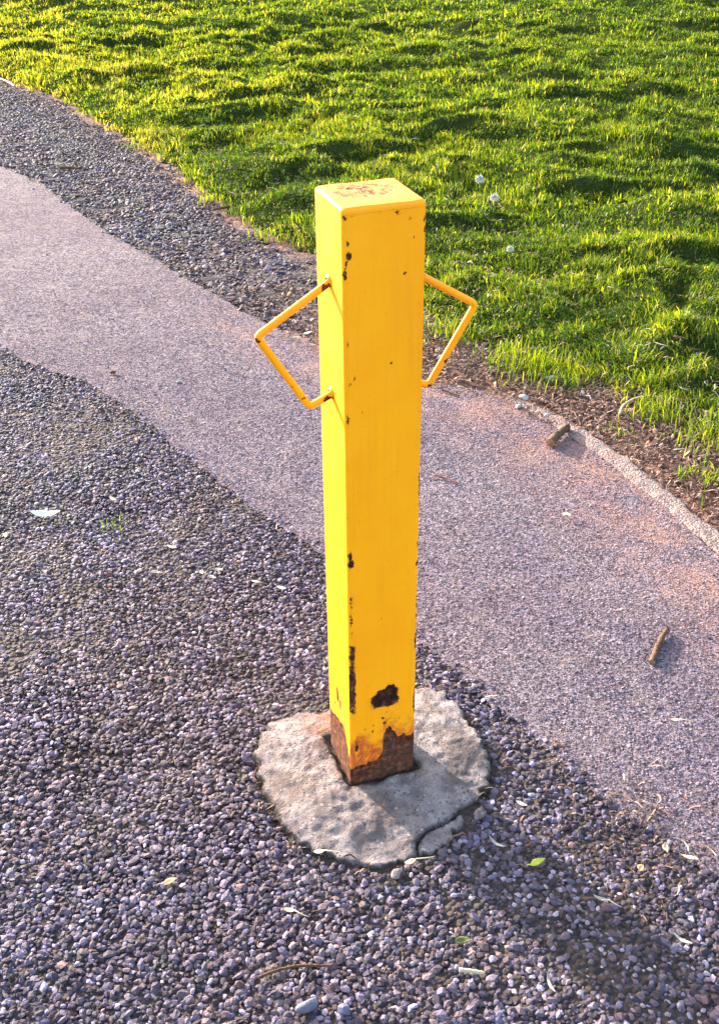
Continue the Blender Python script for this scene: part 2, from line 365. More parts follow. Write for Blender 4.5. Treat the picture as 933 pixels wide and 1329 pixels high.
def jgrid(x0, x1, y0, y1, s, j=.42):
    X, Y = np.meshgrid(np.arange(x0, x1, s), np.arange(y0, y1, s*.9)); X = X+(np.arange(X.shape[0]) % 2)[:, None]*s*.5
    return X.ravel()+R.uniform(-j, j, X.size)*s, Y.ravel()+R.uniform(-j, j, X.size)*s
FOOT = np.array([(-0.093, 0.161), (-0.084, 0.171), (0.011, 0.167), (0.10, .178), (0.177, 0.164), (0.213, 0.137), (0.225, 0.092), (0.217, 0.048), (0.213, -0.031), (0.170, -0.082), (0.123, -0.126), (0.045, -0.150), (-0.004, -0.158), (-0.035, -0.135), (-0.086, -0.100), (-0.115, -0.043), (-0.121, 0.022), (-0.117, 0.097)])
FC = np.array([.05, .02])
fa = np.arctan2(FOOT[:, 1]-FC[1], FOOT[:, 0]-FC[0]); fr = np.hypot(*(FOOT-FC).T); oi = np.argsort(fa)
def foot_r(a): return np.interp(a, fa[oi], fr[oi], period=2*np.pi)
def foot_d(x, y):      # metres outside the footing's outline
    return np.hypot(x-FC[0], y-FC[1])-foot_r(np.arctan2(y-FC[1], x-FC[0]))

def gravel_tone(x, y):
    patch = .5*fbm(x*3.2, y*3.2, 51)+.35*fbm(x*11, y*11, 52)
    near = .0*x
    t = np.clip(R.normal(.50, .25, len(x))+.16*patch+near, 0, .94)
    t = np.where(R.random(len(x)) < .006, R.uniform(.88, .97, len(x)), t)
    h = np.clip(R.normal(.38, .20, len(x))+.20*fbm(x*2.6+9, y*2.6, 53), 0, .9)
    h = np.where(R.random(len(x)) < .02, R.uniform(.85, 1, len(x)), h)
    return t, h
x, y = jgrid(-.67, .95, -.68, 2.2, .0068)
sparse = fbm(x*7, y*7, 54) > .62
keep = (x < eA(y)+.012*fbm(x*18, y*18, 58)+R.normal(0, .010, len(x))) & (foot_d(x, y) > .001+R.uniform(0, .010, len(x))) & ~(sparse & (R.random(len(x)) < .5))
x, y = x[keep], y[keep]; t, h = gravel_tone(x, y)
size = .0044*np.exp(R.normal(0, .30, len(x)))*(1-.14*sstep(.1, .7, y))
size = np.where(R.random(len(x)) < .03, size*1.28, size); size = np.clip(size, .0022, .0074); t = np.where(size > .0058, np.minimum(t, .72), t)
z = G-.0026+undul(x, y)+R.normal(0, .0009, len(x))+.0016*sstep(-.02, .012, x-eA0(y))
tag(stones('gravel', np.stack([x, y, z], -1), size, ICO, ICT, .52, .24, .30, t, h, MS), 'dark purplish grey stone chippings bedded in the tarmac around the footing', 'gravel', kind='stuff')
# the rougher strip between path and grass, higher up
x, y = jgrid(-.9, 1.1, 1.35, 6.3, .0145)
b, c = eB(y), eC(y)
pr = sstep(1.45, 1.9, y)
keep = (x > b+.012*fbm(x*12, y*12, 57)+R.normal(0, .012, len(x))*(1+.8*(R.random(len(x)) < .1))) & (x < c-.02-.10*sstep(3.2, 1.8, y)*R.random(len(x))+R.normal(0, .02, len(x))) & (R.random(len(x)) < pr*(1-.45*sstep(.12, .0, c-x)))
x, y = x[keep], y[keep]; t, h = gravel_tone(x, y); h = np.clip(h+.22, 0, .92); t = np.clip(.5+(t-.5)*.75+.04, 0, 1)
tag(stones('gravel', np.stack([x, y, G-.0032+R.normal(0, .0011, len(x))], -1), .0064*np.exp(R.normal(0, .28, len(x))), ICO, ICT, .5, .3, .28, t, h, MS), 'grey crushed stone strip between the smooth path and the grass', 'gravel', kind='stuff')
# proud grains of the path
x, y = jgrid(-.75, 1.0, -.7, 3.2, .0054, .5)
keep = (x > eA(y)-.004) & (x < eB(y)) & (R.random(len(x)) < .9*sstep(3.2, .6, y))
x, y = x[keep], y[keep]
t = np.clip(R.normal(.5, .22, len(x))+.10*fbm(x*4, y*4, 55), 0, 1)
h = np.clip(np.clip(1-(eB0(y)-x)/.30, 0, 1)*(.45+.8*fbm(x*9, y*9, 56))+R.normal(0, .06, len(x)), 0, 1)
tag(stones('asphalt_grains', np.stack([x, y, G-.0006+undul(x, y)], -1), .0022*np.exp(R.normal(0, .25, len(x))), OCT, OCF, .50, .25, .25, t, h, MGR, True), 'fine pale aggregate grains worn proud of the asphalt path', 'asphalt grains', kind='stuff')

# plant litter on the bare verge, along the path edges and round the footing
def strands(P, L, wid, tone, lift=.004, curl=1.0, seg=5):
    n = len(P); a = R.uniform(0, 2*np.pi, n); k = R.normal(0, 1.0, n)*curl
    tt = np.linspace(-.5, .5, seg)
    ang = a[:, None]+k[:, None]*tt
    dx = np.cos(ang); dy = np.sin(ang); st = L[:, None]/(seg-1)
    X = np.cumsum(dx*st, 1)-.5*L[:, None]*np.cos(a)[:, None]; Y = np.cumsum(dy*st, 1)-.5*L[:, None]*np.sin(a)[:, None]
    Z = lift*np.abs(R.normal(0, 1, n))[:, None]*(1-(2*tt)**2)+R.normal(0, .0012, (n, seg))
    C = np.stack([X, Y, Z], -1)+P[:, None, :]
    N = np.stack([-dy, dx, R.normal(0, .4, (n, 1))+0*dx], -1)*wid[:, None, None]*.5*(1-.6*(2*np.abs(tt))**3)[None, :, None]
    V = np.stack([C-N, C+N], 2).reshape(-1, 3)
    q = np.array([(2*i, 2*i+1, 2*i+3, 2*i+2) for i in range(seg-1)])
    F = (q[None]+(np.arange(n)*seg*2)[:, None, None]).reshape(-1, 4)
    return V, F, np.repeat(tone, seg*2)
def litter_pts():
    out = []
    yy = R.uniform(-.5, 2.6, 9000); f = R.random(9000)-.22*R.random(9000)**2*(np.abs(yy-1.35) < .4); b = eB0(yy)+.035*(yy < 1.0); xx = b+f*(eC0(yy)+.10-b)
    k = R.random(9000) < np.where(yy < 1.75, 1, .35); out.append((xx[k], yy[k]))
    yy = R.uniform(-.6, 1.6, 260); out.append((eA0(yy)+R.normal(-.05, .06, 260), yy))
    yy = R.uniform(2.4, 6.2, 1500); out.append((eC0(yy)+R.normal(-.04, .06, 1500), yy))
    aa = R.uniform(0, 2*np.pi, 60); rr = foot_r(aa)+np.abs(R.normal(.008, .008, 60)); out.append((FC[0]+rr*np.cos(aa), FC[1]+rr*np.sin(aa)))
    xx = R.uniform(-.6, .3, 330); yy = R.uniform(-.5, 1.5, 330); k = (xx < eA0(yy)) & (foot_d(xx, yy) > .01); out.append((xx[k], yy[k]))
    yy = R.uniform(.4, 4.2, 2200); out.append((eC0(yy)+np.abs(R.normal(0, .5, 2200)), yy))
    xx = R.normal(.33, .06, 190); yy = R.normal(-.22, .07, 190); out.append((xx, yy))
    return np.concatenate([o[0] for o in out]), np.concatenate([o[1] for o in out])
x, y = litter_pts(); n = len(x)
zz = np.where(x > eC0(y)+.06, lawn_z(x, y)+R.uniform(.004, .022, n), np.where(x > eB0(y), G+.004+.010*sstep(.02, .2, x-eB0(y))*sstep(2.4, 1.6, y), G+.005))
V, F, T = strands(np.stack([x, y, zz], -1), R.uniform(.008, .042, n)*np.where(x < eA0(y), .65, 1), R.uniform(.0008, .0030, n), np.clip(R.normal(.42, .24, n)-np.where(x < eA0(y), .12, 0)+np.where(x > eC0(y)+.06, .22, 0), 0, .95), .004, 1.3)
tag(build('plant_litter', V, F, MLI, attrs={'tone': T}), 'brown and straw coloured dry plant litter on the bare verge soil', 'plant litter', kind='stuff')
yy = R.uniform(-.5, 2.1, 3000); x = eB0(yy)+.03+R.random(3000)*(eC0(yy)+.04-eB0(yy)-.03)
n = len(x)
tag(stones('woodchips', np.stack([x, yy, G+.004+.010*sstep(.02, .2, x-eB0(yy))*sstep(2.4, 1.6, yy)], -1), R.uniform(.003, .0085, n), ICO, ICT, .35, .5, .3, np.clip(R.normal(.42, .22, n), 0, 1), np.zeros(n), MLI),
    'reddish brown wood chips and crumbs in the soil beside the kerb', 'woodchips', kind='stuff')

# ------------------------------------------------------------------ grass
def blades(name, X, Y, Z, H, Wd, tone, label, seg=3, lean=.95):
    n = len(X); a = R.uniform(0, 2*np.pi, n)
    ca = 5.0*noise2(X*5, Y*5, 61); a = np.where(R.random(n) < .45, ca+R.normal(0, .6, n), a)
    ln = np.abs(R.normal(lean, .45, n)); face = a+np.pi/2+R.normal(0, .5, n)
    tt = np.linspace(0, 1, seg+1)
    bend = ln[:, None]*(tt**1.7)                       # angle-like: how far it leans out
    up = np.cumsum(np.concatenate([np.zeros((n, 1)), np.cos(bend[:, 1:]*1.25)], 1), 1)/seg
    ou = np.cumsum(np.concatenate([np.zeros((n, 1)), np.sin(bend[:, 1:]*1.25)], 1), 1)/seg
    C = np.stack([X[:, None]+ou*H[:, None]*np.cos(a)[:, None], Y[:, None]+ou*H[:, None]*np.sin(a)[:, None], Z[:, None]+up*H[:, None]], -1)
    wd = Wd[:, None]*.5*(1-tt**2.2)[None]
    N = np.stack([np.cos(face), np.sin(face), R.normal(0, .15, n)], -1)[:, None, :]*wd[:, :, None]
    L = C-N; Rr = C+N
    V = np.concatenate([np.stack([L[:, :-1], Rr[:, :-1]], 2).reshape(n, -1, 3), C[:, -1:]], 1); k = 2*seg+1
    q = np.array([(2*i, 2*i+1, 2*i+3, 2*i+2) for i in range(seg-1)]); tr = np.array([(2*seg-2, 2*seg-1, 2*seg)])
    off = (np.arange(n)*k)[:, None, None]
    al = np.concatenate([np.repeat(tt[:-1], 2), [1]])
    if label is None: return V.reshape(-1, 3), (q[None]+off).reshape(-1, 4), (tr[None]+off).reshape(-1, 3), np.repeat(tone, k), np.tile(al, n)
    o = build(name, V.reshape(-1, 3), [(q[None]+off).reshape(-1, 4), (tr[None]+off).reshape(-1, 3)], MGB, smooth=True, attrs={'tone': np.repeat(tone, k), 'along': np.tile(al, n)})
    return tag(o, label, 'grass', kind='stuff')
CX, CY = -.38, -1.14
blade_sets = []
for d0, d1, dens, wid in ((1.4, 2.6, 46000, .0023), (2.6, 3.8, 27000, .0029), (3.8, 5.6, 16000, .0037), (5.6, 8.2, 9000, .0052), (8.2, 11.5, 3800, .008)):
    th0, th1 = math.radians(41), math.radians(94)     # sector as seen from the camera's foot, with a margin
    n = int(dens*.5*(th1-th0)*(d1*d1-d0*d0)); rr = np.sqrt(R.uniform(d0*d0, d1*d1, n)); th = R.uniform(th0, th1, n)
    x = CX+rr*np.cos(th); y = CY+rr*np.sin(th); d = x-eC(y)-.03*noise2(x*14, y*14, 67)
    tuft = .6*fbm(x*5, y*5, 62, 3)+.55*fbm(x*14, y*14, 66, 2)
    keep = (d > 0) & (R.random(n) < np.clip(.30+d/.10, 0, 1)*(.60+.40*sstep(-.5, .3, tuft))) & (d < 7)
    x, y, d, tuft = x[keep], y[keep], d[keep], tuft[keep]; m = len(x)
    patch = fbm(x*1.9, y*2.4, 63, 3)
    hh = (.032+.032*tuft+.012*patch)*R.uniform(.55, 1.35, m)*(.8+.12*sstep(.5, .05, d)*sstep(3, 1.2, y))
    tone = np.clip(R.normal(.42, .19, m)+.14*patch+.12*tuft+.10*fbm(x*.9, y*.9, 64, 2)-.13*sstep(1.6, 3.4, x-.25*y)+np.where(R.random(m) < .06, .4, 0)+.24*sstep(.09, 0, d)+.24*sstep(2.4, 5.5, y)*sstep(2.4, .2, x), 0, 1)  # the darkening towards the right is shade painted into the blade tone
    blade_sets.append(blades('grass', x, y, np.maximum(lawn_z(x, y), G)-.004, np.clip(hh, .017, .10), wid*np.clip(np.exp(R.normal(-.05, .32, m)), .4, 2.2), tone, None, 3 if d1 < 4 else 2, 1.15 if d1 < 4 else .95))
V, Fq, Ft, T, AL, off = [], [], [], [], [], 0
for v, q, t3, tn, al in blade_sets:
    V.append(v); Fq.append(q+off); Ft.append(t3+off); T.append(tn); AL.append(al); off += len(v)
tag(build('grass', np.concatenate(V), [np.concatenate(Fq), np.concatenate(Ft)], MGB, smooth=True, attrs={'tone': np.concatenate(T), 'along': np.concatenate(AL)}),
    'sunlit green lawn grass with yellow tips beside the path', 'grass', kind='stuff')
# stray tufts on the verge and ragged front fringe
tx, ty, hh = [], [], []
for cx, cy, rr, n, h0 in ((.955, .845, .018, 40, .022), (1.05, .575, .035, 150, .04), (.895, 1.30, .04, 160, .05), (.99, 1.15, .04, 320, .05), (1.09, .90, .04, 300, .05), (.82, 1.52, .04, 200, .05), (.93, 1.24, .045, 300, .06), (1.14, .74, .05, 300, .05), (.50, 3.05, .03, 70, .03), (.58, 2.56, .03, 80, .03), (.37, 4.0, .03, 60, .03), (.68, 2.1, .035, 90, .035), (-.215, .846, .02, 14, .02), (1.0, .62, .02, 40, .03)):
    tx.append(cx+R.normal(0, rr, n)); ty.append(cy+R.normal(0, rr, n)); hh.append(h0*R.uniform(.5, 1.3, n))
x, y, hh = map(np.concatenate, (tx, ty, hh)); n = len(x)
blades('grass', x, y, np.full(n, G+.002), hh, .0030*R.uniform(.7, 1.2, n), np.clip(R.normal(.55, .17, n), 0, 1), 'ragged grass tufts creeping out over the bare verge soil', 3, .7)

# low clover and broad leaves growing through the lawn
n = 9000; yy = R.uniform(.3, 5.0, n); xx = eC0(yy)+.05+np.abs(R.normal(0, .9, n))
k = (fbm(xx*2.2, yy*2.2, 46, 2) > .25) & (xx < 3.2); xx, yy = xx[k], yy[k]; n = len(xx)
a = R.uniform(0, 2*np.pi, n)[:, None]+np.array([0, 2.1, 4.2])[None]; s0 = R.uniform(.005, .0095, n)[:, None]
zc = lawn_z(xx, yy)[:, None]+R.uniform(.012, .032, n)[:, None]+0*a
def lp(r, da, dz): return np.stack([xx[:, None]+s0*r*np.cos(a+da), yy[:, None]+s0*r*np.sin(a+da), zc+dz*s0], -1)
V = np.stack([lp(.1, 0, 0), lp(.8, -.55, .22), lp(1.25, -.22, .12), lp(1.1, 0, -.02), lp(1.25, .22, .12), lp(.8, .55, .22)], 2).reshape(-1, 3)
F = (np.array([(0, 1, 2, 3), (0, 3, 4, 5)])[None]+(np.arange(n*3)*6)[:, None, None]).reshape(-1, 4)
tag(build('clover', V, F, MGB, attrs={'tone': np.repeat(np.clip(R.normal(.36, .10, n), 0, .6), 18), 'along': np.full(n*18, .42)}), 'low green clover leaves growing in patches through the lawn', 'clover', kind='stuff')

# ------------------------------------------------------------------ concrete footing
na, nr = 260, 116
A = np.arange(na)/na*2*np.pi
Rr0 = foot_r(A); Rr0 = (np.roll(Rr0, 2)+np.roll(Rr0, -2)+2*Rr0)/4
Rr0 = Rr0-.016*np.clip(noise2(np.cos(A)*8+3, np.sin(A)*8, 65)-.25, 0, 1)+.007*noise2(np.cos(A)*5, np.sin(A)*5, 71)+.006*noise2(np.cos(A)*13, np.sin(A)*13, 72)+.0035*noise2(np.cos(A)*31, np.sin(A)*31, 70)
tt = np.concatenate([np.linspace(.14, .97, nr-8), [.985, .995, 1.003, 1.008, 1.011, 1.013, 1.014, 1.015]])
X = FC[0]+(tt[:, None]*Rr0[None])*np.cos(A); Y = FC[1]+(tt[:, None]*Rr0[None])*np.sin(A)
edge_in = (1-tt[:, None])*Rr0[None]
box = np.maximum(np.abs(X-.05), np.abs(Y-.05))-.05
Z = .0015+.0022*fbm(X*11, Y*11, 73)+.0013*fbm(X*60, Y*60, 74, 3)
Z += -.006*sstep(-.02, -.16, Y)*1.0-.0045*sstep(.06, 0, edge_in)                    # sinks towards the front and the rim
Z += .005*sstep(.12, .20, X)-.006*sstep(.015, -.03, Y-.02*fbm(X*10, Y*0, 75))*sstep(.11, .15, X)  # crest on the right that breaks down to the front
Z -= .004*np.exp(-(((X-.005)/.035)**2+((Y+.105)/.02)**2))+.003*np.exp(-(((X+.01)/.03)**2+((Y+.05)/.012)**2))
groove = sstep(.010+.004*noise2(X*60, Y*60, 76), .003, box)*(.6+.4*noise2(X*35, Y*35, 77))
Z -= .010*np.clip(groove, 0, 1)
Z = np.where(edge_in < .003, Z-.002*(1-np.clip(edge_in, 0, .003)/.003), Z)
Z[-6:] = Z[-7]-np.array([.003, .006, .010, .016, .022, .03])[:, None]
stain = np.exp(-((X+.0)/.03)**2-((Y-.13)/.045)**2)+.8*np.exp(-((box-.004)/.010)**2)*(noise2(X*25, Y*25, 78) > 0)
CR = np.array([(.040, -.165), (.052, -.128), (.075, -.116), (.105, -.110), (.135, -.094), (.185, -.080)])
cd = np.full_like(X, 9.0); lowside = np.zeros_like(X)
for p, q in zip(CR[:-1], CR[1:]):
    u = np.clip(((X-p[0])*(q[0]-p[0])+(Y-p[1])*(q[1]-p[1]))/((q-p)**2).sum(), 0, 1)
    cd = np.minimum(cd, np.hypot(X-p[0]-u*(q[0]-p[0]), Y-p[1]-u*(q[1]-p[1])))
cd = cd+.0016*noise2(X*90, Y*90, 69)
beyond = (Y < np.interp(X, CR[:, 0], CR[:, 1])) & (X > .045)
Z = np.where(cd < .004, Z-.007*(1-np.clip(cd, 0, .004)/.004), Z)-np.where(beyond, .003+.0025*noise2(X*45, Y*45, 68), 0)
dirt = sstep(.005, .001, cd)+np.clip(sstep(.022, .002, box+.008*noise2(X*30, Y*30, 79)), 0, 1)+sstep(.006, -.001, edge_in)
o = build('concrete_footing', np.stack([X, Y, Z], -1).reshape(-1, 3), grid_faces(nr, na, True), MC, smooth=True, attrs={'stain': np.clip(stain, 0, 1).ravel(), 'dirt': np.clip(dirt, 0, 1).ravel()})
tag(o, 'rough round pale concrete footing poured around the foot of the yellow bollard', 'footing')

# ------------------------------------------------------------------ bollard
HB = .857
bol = tag(empty('bollard', (0, 0, 0)), 'yellow painted square steel bollard with rusty foot and bent rod handles', 'bollard')
def side_loop(rc=.0052, n=(64, 14, 12, 54)):
    """outline of the tube, counter-clockwise from the front edge: front, right, back, left"""
    P = []
    cs = [((0, 0), (1, 0)), ((.1, 0), (0, 1)), ((.1, .1), (-1, 0)), ((0, .1), (0, -1))]
    for (c, d), k in zip(cs, n):
        c = np.array(c, float); d = np.array(d, float); nn = np.array([-d[1], d[0]])
        ce = c+d*rc+nn*rc
        for q in np.linspace(-90, 0, 6)[1:]:          # the corner before this side
            aa = math.radians(q); P.append(ce+rc*(d*math.sin(aa)*1.0-nn*math.cos(aa)))
        for s in np.linspace(rc, .1-rc, k)[1:]: P.append(c+d*s)
    return np.array(P)
loop = side_loop(); nl = len(loop)
zs = np.unique(np.concatenate([np.arange(-.02, .30, .0019), np.arange(.30, HB-.007, .0034), [HB-.0075]]))
X = np.repeat(loop[None, :, 0], len(zs), 0); Y = np.repeat(loop[None, :, 1], len(zs), 0); Zp = np.repeat(zs[:, None], nl, 1)
front = Y < .0045; left = (X < .0045) & ~front; right = X > .0955
s = np.full_like(X, -.05)
def chip(mask, U, cu, cz, ru, rz, p=2.0):
    d = (np.abs((U-cu)/ru)**p+np.abs((Zp-cz)/rz)**p)**(1/p)
    v = (1-d)*min(ru, rz); s[:] = np.where(mask, np.maximum(s, v), s)
fb = np.interp(X, [0, .012, .024, .0415, .049, .0505, .0545, .0594, .066, .073, .085, .1], [.028, .030, .032, .036, .046, .080, .093, .094, .080, .073, .070, .068])
lb = np.interp(Y, [0, .010, .018, .028, .05, .075, .1], [.040, .052, .064, .086, .082, .074, .066])
fb = fb+.0045*noise2(X*70, Zp*70, 84)+.0035*noise2(X*190, Zp*190, 85); lb = lb+.004*noise2(Y*70, Zp*70, 86)
halo = np.where(front, sstep(.050, .004, Zp-fb)*.75+1.3*sstep(.064, .050, X)*sstep(.092, .060, Zp+.02*noise2(X*40, Zp*40, 87)), sstep(.075, .0, Zp-lb)*.7)
s = np.where(front, fb-Zp, np.where(left, lb-Zp, .07-Zp))
chip(front, X, .0040, .178, .0048, .041, 6); chip(front, X, .0046, .243, .0036, .014, 4); chip(front, X, .0045, .226, .0018, .010)
for cu, cz, ru, rz in ((.0052, .391, .0040, .007), (.0036, .402, .0020, .010), (.0061, .8167, .0022, .0048), (.0068, .8035, .0036, .0042), (.0045, .7935, .0014, .003), (.0030, .782, .0016, .005),
                       (.0741, .7755, .0017, .0020), (.0035, .846, .0020, .0016), (.0125, .848, .0032, .0012), (.042, .8485, .0026, .0018), (.064, .846, .0030, .0022), (.080, .8385, .0012, .0012), (.0975, .835, .0020, .0034), (.0985, .8235, .0016, .004),
                       (.0045, .70, .0012, .003), (.012, .655, .0018, .0022), (.007, .648, .0022, .0016), (.030, .63, .0010, .001), (.0035, .60, .001, .003), (.058, .667, .001, .001), (.004, .335, .0016, .006), (.0040, .305, .0012, .014),
                       (.0985, .49, .001, .012), (.099, .40, .0018, .006), (.0975, .372, .0016, .0035), (.0985, .245, .0022, .018), (.0985, .13, .0022, .02), (.0985, .30, .001, .012), (.047, .293, .0012, .0014), (.028, .178, .0014, .0012), (.05, .113, .0022, .0022), (.052, .104, .003, .003),
                       (.009, .068, .0026, .007), (.022, .100, .0014, .001), (.035, .104, .0012, .0016), (.034, .092, .0016, .002), (.075, .105, .0013, .0013)):
    chip(front, X, cu, cz, ru, rz)
for cu, cz, ru, rz in ((.056, .128, .0060, .015), (.045, .118, .004, .010), (.04, .79, .0012, .0012), (.03, .40, .001, .001), (.07, .10, .003, .004), (.085, .145, .002, .004)):
    chip(left, Y, cu, cz, ru, rz)
# rusted-through slot in the front
hx, hz = X-.0535, Zp-.1515
ang = np.arctan2(hz, hx); hr = (np.abs(hx/.0185)**3+np.abs((hz-.10*hx)/.0160)**3)**(1/3)*(1+.10*np.sin(ang*3+.9)+.05*np.sin(ang*7+2)+.08*noise2(X*220, Zp*220, 88))
hs = (1-hr)*.0165
s = np.where(front, np.maximum(s, hs+.0016), s)
pit = np.where(front, sstep(-.0005, .0022, hs), 0)
lump = .35+.65*sstep(-.3, .35, noise2(X*150, Zp*150, 81))
Y = np.where(front, Y+.007*pit*lump-.0006*np.exp(-((hs+.0015)/.0015)**2), Y)
body = build('post', np.stack([X, Y, Zp], -1).reshape(-1, 3), grid_faces(len(zs), nl, True), MY, bol, True,
             {'rust': s.ravel(), 'pit': pit.ravel(), 'scuff': np.zeros(X.size), 'halo': np.clip(np.maximum(halo, .6*np.where(front, sstep(-.007, .0, hs), 0)), 0, 1).ravel()})
body['label'] = 'square yellow steel tube, paint flaking to brown rust at the foot'
# cap plate with a rounded rim, welded on
cc = np.array([.05, .05]); rel = loop-cc
rings = [(1.0, HB-.0073), (1.0, HB-.0046)]+[(1-(.0046/.05)*(1-math.cos(q)), HB-.0046+.0046*math.sin(q)) for q in np.linspace(.2, math.pi/2, 7)]+[(f, HB) for f in np.linspace(.88, .03, 34)]
CX_, CY_, CZ_ = [], [], []
for f, zc in rings:
    CX_.append(cc[0]+rel[:, 0]*f); CY_.append(cc[1]+rel[:, 1]*f); CZ_.append(np.full(nl, zc))
CX_, CY_, CZ_ = map(np.array, (CX_, CY_, CZ_))
CZ_ = CZ_+np.where(CZ_ > HB-.0005, .0004*fbm(CX_*30, CY_*30, 82), 0)
scf = np.exp(-(((CX_-.047)/.040)**2+((CY_-.060)/.032)**2)*1.2)*(CZ_ > HB-.001)
sc_s = -.0042+.0042*scf*(1+.9*noise2(CX_*110, CY_*60, 83))
cap = build('cap', np.stack([CX_, CY_, CZ_], -1).reshape(-1, 3), [grid_faces(len(rings), nl, True), (np.arange(nl)+(len(rings)-1)*nl)[None, :]], MY, bol, True,
            {'rust': sc_s.ravel(), 'pit': np.zeros(CX_.size), 'scuff': np.clip(scf*2.2, 0, 1).ravel()})
cap['label'] = 'flat yellow top plate scuffed to rust in the middle'

def bent_rod(pts, fil=.007, step=.0018):
    pts = [Vector(p) for p in pts]; out = [pts[0]]
    for i in range(1, len(pts)-1):
        a = (pts[i-1]-pts[i]).normalized(); b = (pts[i+1]-pts[i]).normalized()
        p0 = pts[i]+a*fil; p1 = pts[i]+b*fil
        for k in range(9):
            u = k/8; out.append(p0*(1-u)**2+pts[i]*2*u*(1-u)+p1*u*u)
    out.append(pts[-1])
    res = [out[0]]
    for p, q in zip(out[:-1], out[1:]):
        n = max(1, int((q-p).length/step))
        for k in range(n): res.append(p.lerp(q, (k+1)/n))
    return np.array([tuple(v) for v in res])
def handle(pts, chips):
    P = bent_rod(pts); V, F = tube(P, .0046, 14)
    s = np.full(len(V), -.05)
    for c, r0 in chips:
        s = np.maximum(s, r0-np.linalg.norm(V-np.array(c), axis=1))
    h = build('handle', V, F, MY, bol, True, {'rust': s, 'pit': 0*s, 'scuff': 0*s})
    for e, d in ((P[0], P[3]-P[0]), (P[-1], P[-4]-P[-1])):
        a = np.arange(16)/16*2*np.pi; sx = 1 if d[0] > 0 else -1
        fx = .1 if e[0] > .05 else 0.0
        prof = [(.0082, -.0012), (.0078, .0010), (.0064, .0026), (.0048, .0036)]
        W = []
        for j, (rr, ox) in enumerate(prof):
            rj = rr*(1+.10*np.sin(a*5+j)+.06*np.sin(a*3+1))
            W.append(np.stack([np.full(16, fx+sx*ox), e[1]+rj*np.cos(a), e[2]+rj*np.sin(a)], -1))
        W = np.concatenate(W)
        ws = .0022-np.abs(np.linalg.norm(W[:, 1:]-np.array([e[1]-.004, e[2]-.006]), axis=1))*.55
        build('weld', W, [grid_faces(4, 16, True)], MY, h, True, {'rust': ws, 'pit': 0*ws, 'scuff': 0*ws})
    return h
h1 = handle([(.004, .05, .760), (-.0904, .05, .7030), (-.029, .05, .6020), (.004, .05, .6165)],
            [((-.007, .046, .752), .0050), ((-.0904, .048, .700), .0030), ((-.007, .046, .610), .0052), ((-.05, .0475, .634), .002), ((-.038, .0475, .616), .0025)])
h1['label'] = 'bent rod handle on the sunlit left side'
h2 = handle([(.096, .05, .763), (.1888, .05, .7050), (.1286, .05, .6050), (.096, .05, .6180)],
            [((.112, .046, .752), .0055), ((.150, .0475, .637), .003), ((.1286, .046, .6055), .0035), ((.110, .046, .612), .005)])
h2['label'] = 'bent rod handle on the shaded right side'

# ------------------------------------------------------------------ small things lying about
def leaf(name, label, loc, rz, L, W, mat, cat='leaf', group=None, stem=0.0, curl=.25, tilt=.1, stemmat=None, shape=1.0):
    """a thin curved leaf with thickness and a midrib fold; optional stalk"""
    n, m = 11, 5
    t = np.linspace(0, 1, n); wv = np.sin(np.pi*np.clip(t, .0, 1)**(.8*shape))**.9*.5*W
    u = np.linspace(-1, 1, m)
    X = (t-.5)[:, None]*L+0*u; Y = wv[:, None]*u[None]+.08*L*np.sin(t*2.6)[:, None]
    Z = curl*L*((t-.5)**2)[:, None]*1.2+.22*wv[:, None]*np.abs(u)[None]+.03*L*noise2(X*70+loc[0]*50, Y*70+loc[1]*50, 91)
    th = .0005
    V = np.concatenate([np.stack([X, Y, Z], -1).reshape(-1, 3), np.stack([X, Y, Z-th], -1).reshape(-1, 3)])
    f = grid_faces(n, m); k = n*m
    rim = [(j, j+1) for j in range(m-1)]+[((i)*m+m-1, (i+1)*m+m-1) for i in range(n-1)]+[((n-1)*m+j+1, (n-1)*m+j) for j in range(m-1)][::-1]+[((i+1)*m, i*m) for i in range(n-1)][::-1]
    F = [f, f[:, ::-1]+k, np.array([(b, a, a+k, b+k) for a, b in rim])]
    z0 = loc[2] if len(loc) > 2 else G+.0085
    V[:, 2] -= V[:, 2].min()
    if stem:
        root = empty(name, (loc[0], loc[1], z0), rz); root.rotation_euler = (tilt, tilt*.5, rz)
        build('blade', V, F, mat, root, True)
        q = np.linspace(0, 1, 9); sp = np.stack([-.5*L-q*stem, .08*L*0+.25*stem*np.sin(q*2.4), V[0, 2]+.001+.12*stem*np.sin(q*3)], -1)
        SV, SF = tube(sp, np.linspace(.0009, .0006, 9), 6); build('stalk', SV, SF, stemmat or mat, root, True)
        o = root
    else:
        o = build(name, V, F, mat, None, True); o.location = (loc[0], loc[1], z0); o.rotation_euler = (tilt, tilt*.5, rz)
    return tag(o, label, cat, group)
